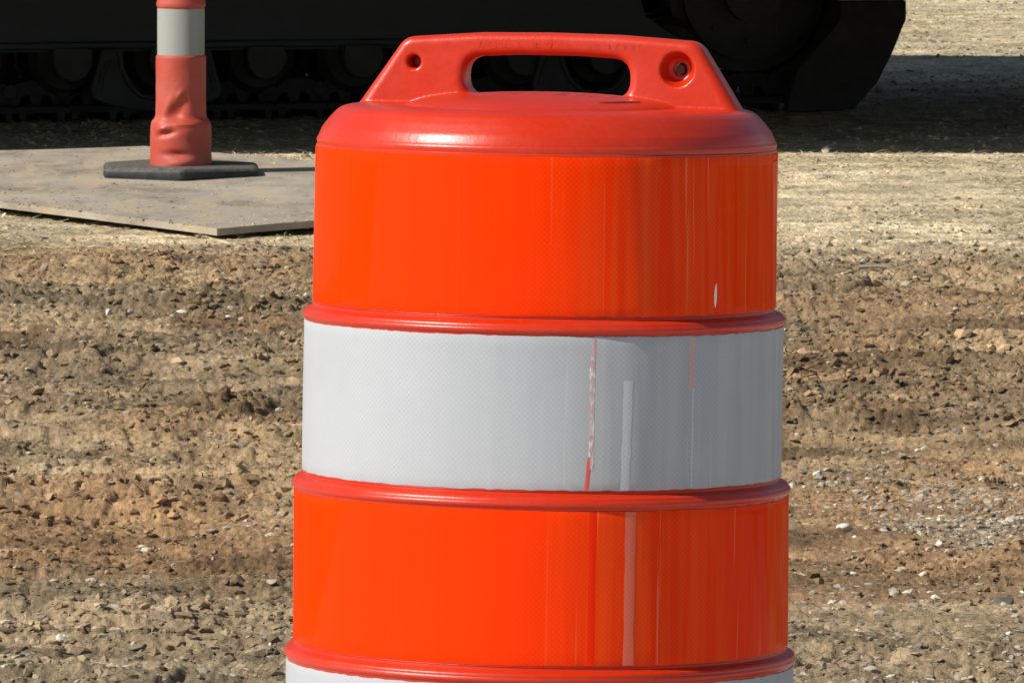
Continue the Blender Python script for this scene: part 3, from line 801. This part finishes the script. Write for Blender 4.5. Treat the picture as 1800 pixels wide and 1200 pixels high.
def crumple(R, Z, A):
    A_ = ((A+PI) % (2*PI))-PI
    y = 309-Z/K
    d = np.zeros_like(R)
    g = lambda a0, y0, sa, sy, rot=0: np.exp(-((((A_-a0)*math.cos(rot)+(y-y0)/45*math.sin(rot))/sa)**2) - ((((y-y0)/45*math.cos(rot)-(A_-a0)*math.sin(rot))/(sy/45))**2))
    d -= 7.5*g(-.15, 196, .34, 14)             # dent in the upper tube above the collar
    d += 3.0*g(-.55, 190, .16, 26, .45)      # crease ridge
    d += 2.4*g(.0, 163, .10, 9, .7)
    d -= 3.5*g(.12, 182, .22, 12)
    d += 4.5*g(-.60, 222, .24, 5, -.35)        # folded lip
    d -= 6.0*g(-.45, 232, .34, 4.5, -.30)
    d += 2.0*g(.2, 215, .5, 4)
    d -= 5.5*g(-.1, 268, .45, 6)             # lower dent
    d += 2.5*g(.05, 283, .45, 5, -.15)
    d -= 2.5*g(.9, 245, .5, 16)
    d += 1.4*g(.55, 230, .6, 10)
    d += 1.2*(fbm(A_*2.2+5, y/26, 3, 71)-.5)*(y > 100)
    return R+d*K, Z+0*Z
V, Fc, A, Zz = lathe(prof_, 128, fn=crumple)
link('tube', np_mesh('tube', V, Fc), CORAL, cone, True)
def slv(ya, yb, r, lab=None):
    P_ = [(r*K-.001, tz(ya)), (r*K, tz(ya))]+[(r*K, tz(ya+(yb-ya)*q/10)) for q in range(1, 10)]+[(r*K, tz(yb)), (r*K-.001, tz(yb))]
    V, Fc, A, Zz = lathe(P_, 96)
    me = np_mesh('reflective_sleeve', V, Fc); add_uv(me, A*.07, Zz)
    return link('reflective_sleeve', me, GREYS, cone, True)
GREYS = sheeting('aged_white_sleeve', (.37, .38, .35), (.30, .31, .28), (.26, .26, .23), 8.8)
slv(95.5, 14, 41.6)
slv(-36, -108, 40.4)

# ------------------------------------------------------------------ TRACKED MACHINE
mo = at(1340, 203)
YAW = math.radians(13)
mach = empty('tracked_machine', (mo.x, mo.y, 0), (0, 0, YAW))
setp(mach, 'big dark tracked construction machine parked in its own shade behind the drum', 'construction machine')
cy, sy = math.cos(YAW), math.sin(YAW)
def loc_u(px, z, v):      # local u of a photo column on the plane v, at height z
    r = ray(px, 600)
    # point on plane: (P-mo).n = v  with n = (-sin, cos)
    nx_, ny_ = -sy, cy
    # choose t from ground-plan only
    t = (v + mo.x*nx_+mo.y*ny_)/(r.x*nx_+r.y*ny_)
    X_, Y_ = r.x*t-mo.x, r.y*t-mo.y
    return X_*cy+Y_*sy
RI = .275; ZI = RI+.095; UL = -4.3; TW = .50
# closed track path
def path(s, off):
    """s along the loop; returns (u,z,angle) at distance off outside the chain line"""
    R_ = RI; L = -UL
    segs = [L, PI*R_, L, PI*R_]; tot = sum(segs); s = s % tot
    if s < L: return UL+s, ZI-R_-off, 0.0
    s -= L
    if s < PI*R_:
        a = s/R_-PI/2; return (R_+off)*math.cos(a), ZI+(R_+off)*math.sin(a), a+PI/2
    s -= PI*R_
    if s < L: return -s, ZI+R_+off, PI
    s -= L
    a = s/R_+PI/2; return UL+(R_+off)*math.cos(a), ZI+(R_+off)*math.sin(a), a+PI/2
TOT = 2*4.3+2*PI*RI; NS = round(TOT/.158); PT = TOT/NS
def make_track(v0, name):
    bm = bmesh.new()
    for q in range(NS):
        u, z, a = path(q*PT, .045)
        ca, sa = math.cos(a), math.sin(a)
        # shoe cross-section (t along, n outward): plate with grouser bar and curled lip
        sec = [(-.082, -.004), (.070, -.004), (.082, .006), (.080, .016), (.066, .014), (.062, .040), (.048, .042), (.044, .014), (-.050, .012), (-.056, .034), (-.070, .034), (-.074, .012), (-.082, .008)]
        tilt = random.uniform(-.02, .02)
        A_ = []; B_ = []
        for t, n_ in sec:
            t2, n2 = t, n_+tilt*t
            A_.append(bm.verts.new((u+t2*ca+n2*sa, v0+random.uniform(-.003, .003), z+t2*sa-n2*ca)))
            B_.append(bm.verts.new((u+t2*ca+n2*sa, v0+TW, z+t2*sa-n2*ca)))
        for w in range(len(sec)): bm.faces.new((A_[w], A_[(w+1) % len(sec)], B_[(w+1) % len(sec)], B_[w]))
        bm.faces.new(A_[::-1]); bm.faces.new(B_)
    o1 = from_bm('track_shoes', bm, STEEL, mach, False)
    bm = bmesh.new()
    for q in range(NS):
        for vv in (v0+.13, v0+.33):
            u, z, a = path(q*PT, .0); ca, sa = math.cos(a), math.sin(a)
            out = [(-.095, .036), (-.085, .008), (-.06, -.022), (-.02, -.030), (.03, -.030), (.066, -.022), (.088, .004), (.090, .036), (.055, .042), (.045, .018), (.022, .012), (.012, .042), (-.012, .042), (-.022, .012), (-.045, .018), (-.055, .042)]
            A_ = [bm.verts.new((u+t*ca+n_*sa, vv, z+t*sa-n_*ca)) for t, n_ in out]
            B_ = [bm.verts.new((u+t*ca+n_*sa, vv+.045, z+t*sa-n_*ca)) for t, n_ in out]
            for w in range(len(out)): bm.faces.new((A_[w], A_[(w+1) % len(out)], B_[(w+1) % len(out)], B_[w]))
            bm.faces.new(A_[::-1]); bm.faces.new(B_)
        u, z, a = path((q+.5)*PT, 0); cyl_y(bm, u, z, v0+.115, v0+.39, .021, 12)
    from_bm('track_chain', bm, STEEL, mach, False)
make_track(0, 'near'); make_track(2.05, 'far')
# track frames
for v0 in (0, 2.05):
    bm = bmesh.new()
    prism_y(bm, [(UL+.35, .215), (-.20, .215), (-.36, .30), (-.40, .48), (-.50, .56), (UL+.35, .56)], v0+.07, v0+.42)
    es = [e for e in bm.edges]
    bmesh.ops.bevel(bm, geom=es, offset=.008, segments=2, affect='EDGES')
    box(bm, UL+.5, -.45, v0+.045, v0+.069, .222, .245, .004)
    from_bm('track_frame', bm, MACH, mach, True)
    # idler and sprocket
    for (uc, nm) in ((0, 'idler_wheel'), (UL, 'drive_sprocket')):
        bm = bmesh.new()
        if nm == 'idler_wheel':
            cyl_y(bm, uc, ZI, v0+.19, v0+.33, RI-.028, 64); cyl_y(bm, uc, ZI, v0+.155, v0+.365, RI-.065, 64)
            cyl_y(bm, uc, ZI, v0+.10, v0+.15, .09, 32)
            for q in range(8): cyl_y(bm, uc+.15*math.cos(q*PI/4), ZI+.15*math.sin(q*PI/4), v0+.145, v0+.156, .014, 10)
        else:
            pts_ = []
            for q in range(42):
                r = RI-.01 if q % 2 else RI-.055
                pts_ += [(uc+r*math.cos(2*PI*(q-.2)/42), ZI+r*math.sin(2*PI*(q-.2)/42)), (uc+r*math.cos(2*PI*(q+.2)/42), ZI+r*math.sin(2*PI*(q+.2)/42))]
            prism_y(bm, pts_, v0+.22, v0+.29); cyl_y(bm, uc, ZI, v0+.12, v0+.40, .17, 48)
        from_bm(nm, bm, DIRTST if v0 == 0 else STEEL, mach, False)
# rollers
for v0 in (0, 2.05):
    for px in (-330, -180, -40, 124, 293, 463, 632, 775, 918, 1060, 1185):
        uc = loc_u(px, .18, 0.05)
        bm = bmesh.new()
        cyl_y(bm, uc, .187, v0+.10, v0+.135, .088, 40, .112); cyl_y(bm, uc, .187, v0+.135, v0+.16, .112, 40); cyl_y(bm, uc, .187, v0+.16, v0+.34, .088, 40); cyl_y(bm, uc, .187, v0+.34, v0+.385, .112, 40)
        ro = from_bm('track_roller', bm, STEEL, mach, False)
        bm = bmesh.new()
        uc2 = uc+.01
        prism_y(bm, [(uc2+.06*math.sin(t), .187-.062*math.cos(t)) for t in [(-PI/2+PI*q/12) for q in range(13)]]+[(uc2+.06, .23), (uc2-.06, .23)], v0+.03, v0+.10)
        bmesh.ops.bevel(bm, geom=list(bm.edges), offset=.005, segments=1, affect='EDGES')
        from_bm('roller_cap', bm, DIRTST, ro, True)
# roller guards
def guard(px):
    uc = loc_u(px, .1, 0.0)
    notch = [(.105, .225), (.100, .175), (.078, .125), (.048, .092), (0, .082), (-.048, .092), (-.078, .125), (-.100, .175), (-.105, .225)]
    outl = [(-.165, .225), (-.182, .16), (-.198, .105), (-.194, .080), (-.15, .062), (-.08, .048), (0, .042), (.08, .046), (.15, .060), (.194, .080), (.198, .105), (.182, .16), (.165, .225)]
    bm = bmesh.new(); prism_y(bm, [(uc+a_, b_) for a_, b_ in outl+notch], -.012, .022)
    bmesh.ops.triangulate(bm, faces=[f for f in bm.faces if len(f.verts) > 4])
    # raised rim along the notch and the two upper pockets
    def rim(path_, r=.006, y=-.014):
        prev = None
        for q, (a_, b_) in enumerate(path_):
            nx2, nz2 = path_[min(q+1, len(path_)-1)][0]-path_[max(q-1, 0)][0], path_[min(q+1, len(path_)-1)][1]-path_[max(q-1, 0)][1]
            l_ = math.hypot(nx2, nz2); nx2, nz2 = -nz2/l_*r, nx2/l_*r
            cur = [bm.verts.new((uc+a_+nx2*math.cos(t), y-r*math.sin(t)*1.2, b_+nz2*math.cos(t))) for t in (0, PI/3, 2*PI/3, PI)]
            if prev:
                for w in range(3): bm.faces.new((prev[w], prev[w+1], cur[w+1], cur[w]))
            prev = cur
    rim([(a_*1.07, b_-.006) for a_, b_ in notch], .009)
    for s in (-1, 1): rim([(s*.178, .10), (s*.165, .15), (s*.150, .185), (s*.125, .188)], .006)
    from_bm('roller_guard', bm, DIRTST, mach, False)
guard(276); guard(1046)
# end plate beyond the idler (edge of a step / scraper bracket)
e_ = lambda x, y: (loc_u(x, .2, -.06), (203-y)/572)
bm = bmesh.new()
prism_y(bm, [e_(1470, 196), e_(1500, 190), e_(1540, 145), e_(1560, 104), e_(1573, 74), e_(1581, 52), e_(1589, 36), e_(1589, 2), e_(1474, 2), e_(1474, 40), e_(1400, 120), e_(1380, 196)], -.07, -.012)
bmesh.ops.bevel(bm, geom=[e for e in bm.edges], offset=.004, segments=1, affect='EDGES')
from_bm('end_plate', bm, STEEL, mach, False)
bm = bmesh.new(); a0_, a1_ = e_(1474, 2), e_(1587, 2)
box(bm, a0_[0], a1_[0], -.075, -.008, a0_[1]+.001, a0_[1]+.008, .002)  # pale colour stands in for the sunlit line above the plate
from_bm('lit_strip', bm, PALE, mach, False)
# car body between the tracks
bm = bmesh.new()
box(bm, -3.3, -1.0, .45, 2.04, .40, .75, .03); box(bm, -2.9, -1.4, .8, 1.7, .74, .95, .02)
from_bm('car_body', bm, MACH, mach, True)
# unseen upper structure (world-aligned), inferred from its shadow, enlarged to block sky light
up = bpy.data.objects.new('upper_structure', None)
def wl(ob):   # world coordinates -> machine frame
    ob.parent = mach; ob.matrix_parent_inverse = (Matrix.Translation((mo.x, mo.y, 0)) @ Matrix.Rotation(YAW, 4, 'Z')).inverted()
bm = bmesh.new()
YF = 21.45
prism_y(bm, [(-5.2, .98), (6.8, .95), (7.0, 1.15), (7.0, 2.65), (6.7, 3.35), (-5.0, 3.35), (-5.3, 3.0)], YF, YF+4.1)
bmesh.ops.bevel(bm, geom=[e for e in bm.edges], offset=.06, segments=3, affect='EDGES')
box(bm, -4.2, .4, YF+.5, YF+3.6, 3.34, 3.5, .05)
box(bm, -5.1, 6.7, YF, YF+.62, .49, 1.02, .03)  # low front skirt added to keep sky light off the shaded ground
o = from_bm('shading_housing', bm, YEL, None, True); wl(o)
bm = bmesh.new()
for q in range(14): box(bm, -4.4+q*.1, -4.35+q*.1, YF-.02, YF-.002, 1.3, 2.0)
o = from_bm('vent_grille', bm, STEEL, None, False); wl(o)
bm = bmesh.new(); box(bm, -1.2, .5, YF+2.9, YF+4.25, 3.36, 4.1, .06)
o = from_bm('cab', bm, MACH, None, True); wl(o)
bm = bmesh.new(); box(bm, -1.05, .35, YF+2.885, YF+2.898, 3.5, 3.95, .0)
g_ = from_bm('window', bm, GLASS, None, False); wl(g_)
g_.parent = o; g_.matrix_parent_inverse = Matrix.Identity(4)

# ------------------------------------------------------------------ light, sky, camera
AZ = math.radians(66); EL = math.radians(40)      # sun to the left of the camera-facing direction
sd = Vector((-math.sin(AZ)*math.cos(EL), -math.cos(AZ)*math.cos(EL), math.sin(EL)))   # towards the sun
sl = bpy.data.lights.new('sun', 'SUN'); sl.energy = 5.0; sl.angle = math.radians(.55); sl.color = (1.0, .95, .87)
so = bpy.data.objects.new('sun', sl); col.objects.link(so); so.rotation_euler = sd.to_track_quat('Z', 'Y').to_euler()
w = bpy.data.worlds.new('World'); sc.world = w; w.use_nodes = True
nt = w.node_tree; bg = nt.nodes['Background']
sk = nt.nodes.new('ShaderNodeTexSky'); sk.sky_type = 'NISHITA'; sk.sun_disc = False
sk.sun_elevation = EL; sk.sun_rotation = math.atan2(sd.x, sd.y)
sk.air_density = 1.0; sk.dust_density = .6
nt.links.new(sk.outputs[0], bg.inputs[0]); bg.inputs[1].default_value = .07
cam = bpy.data.cameras.new('camera'); co = bpy.data.objects.new('camera', cam); col.objects.link(co)
co.location = (0, 0, CAMZ); co.rotation_euler = (PI/2-PITCH, 0, 0)
cam.sensor_width = 36; cam.lens = 36*F/W; cam.clip_end = 6000; cam.clip_start = .1
cam.dof.use_dof = True; cam.dof.focus_distance = 8.0; cam.dof.aperture_fstop = 140
sc.camera = co
sc.view_settings.view_transform = 'Standard'; sc.view_settings.look = 'None'; sc.view_settings.gamma = 1; sc.view_settings.exposure = 0.15
sc.render.film_transparent = False
sc.cycles.max_bounces = 8; sc.cycles.use_denoising = True
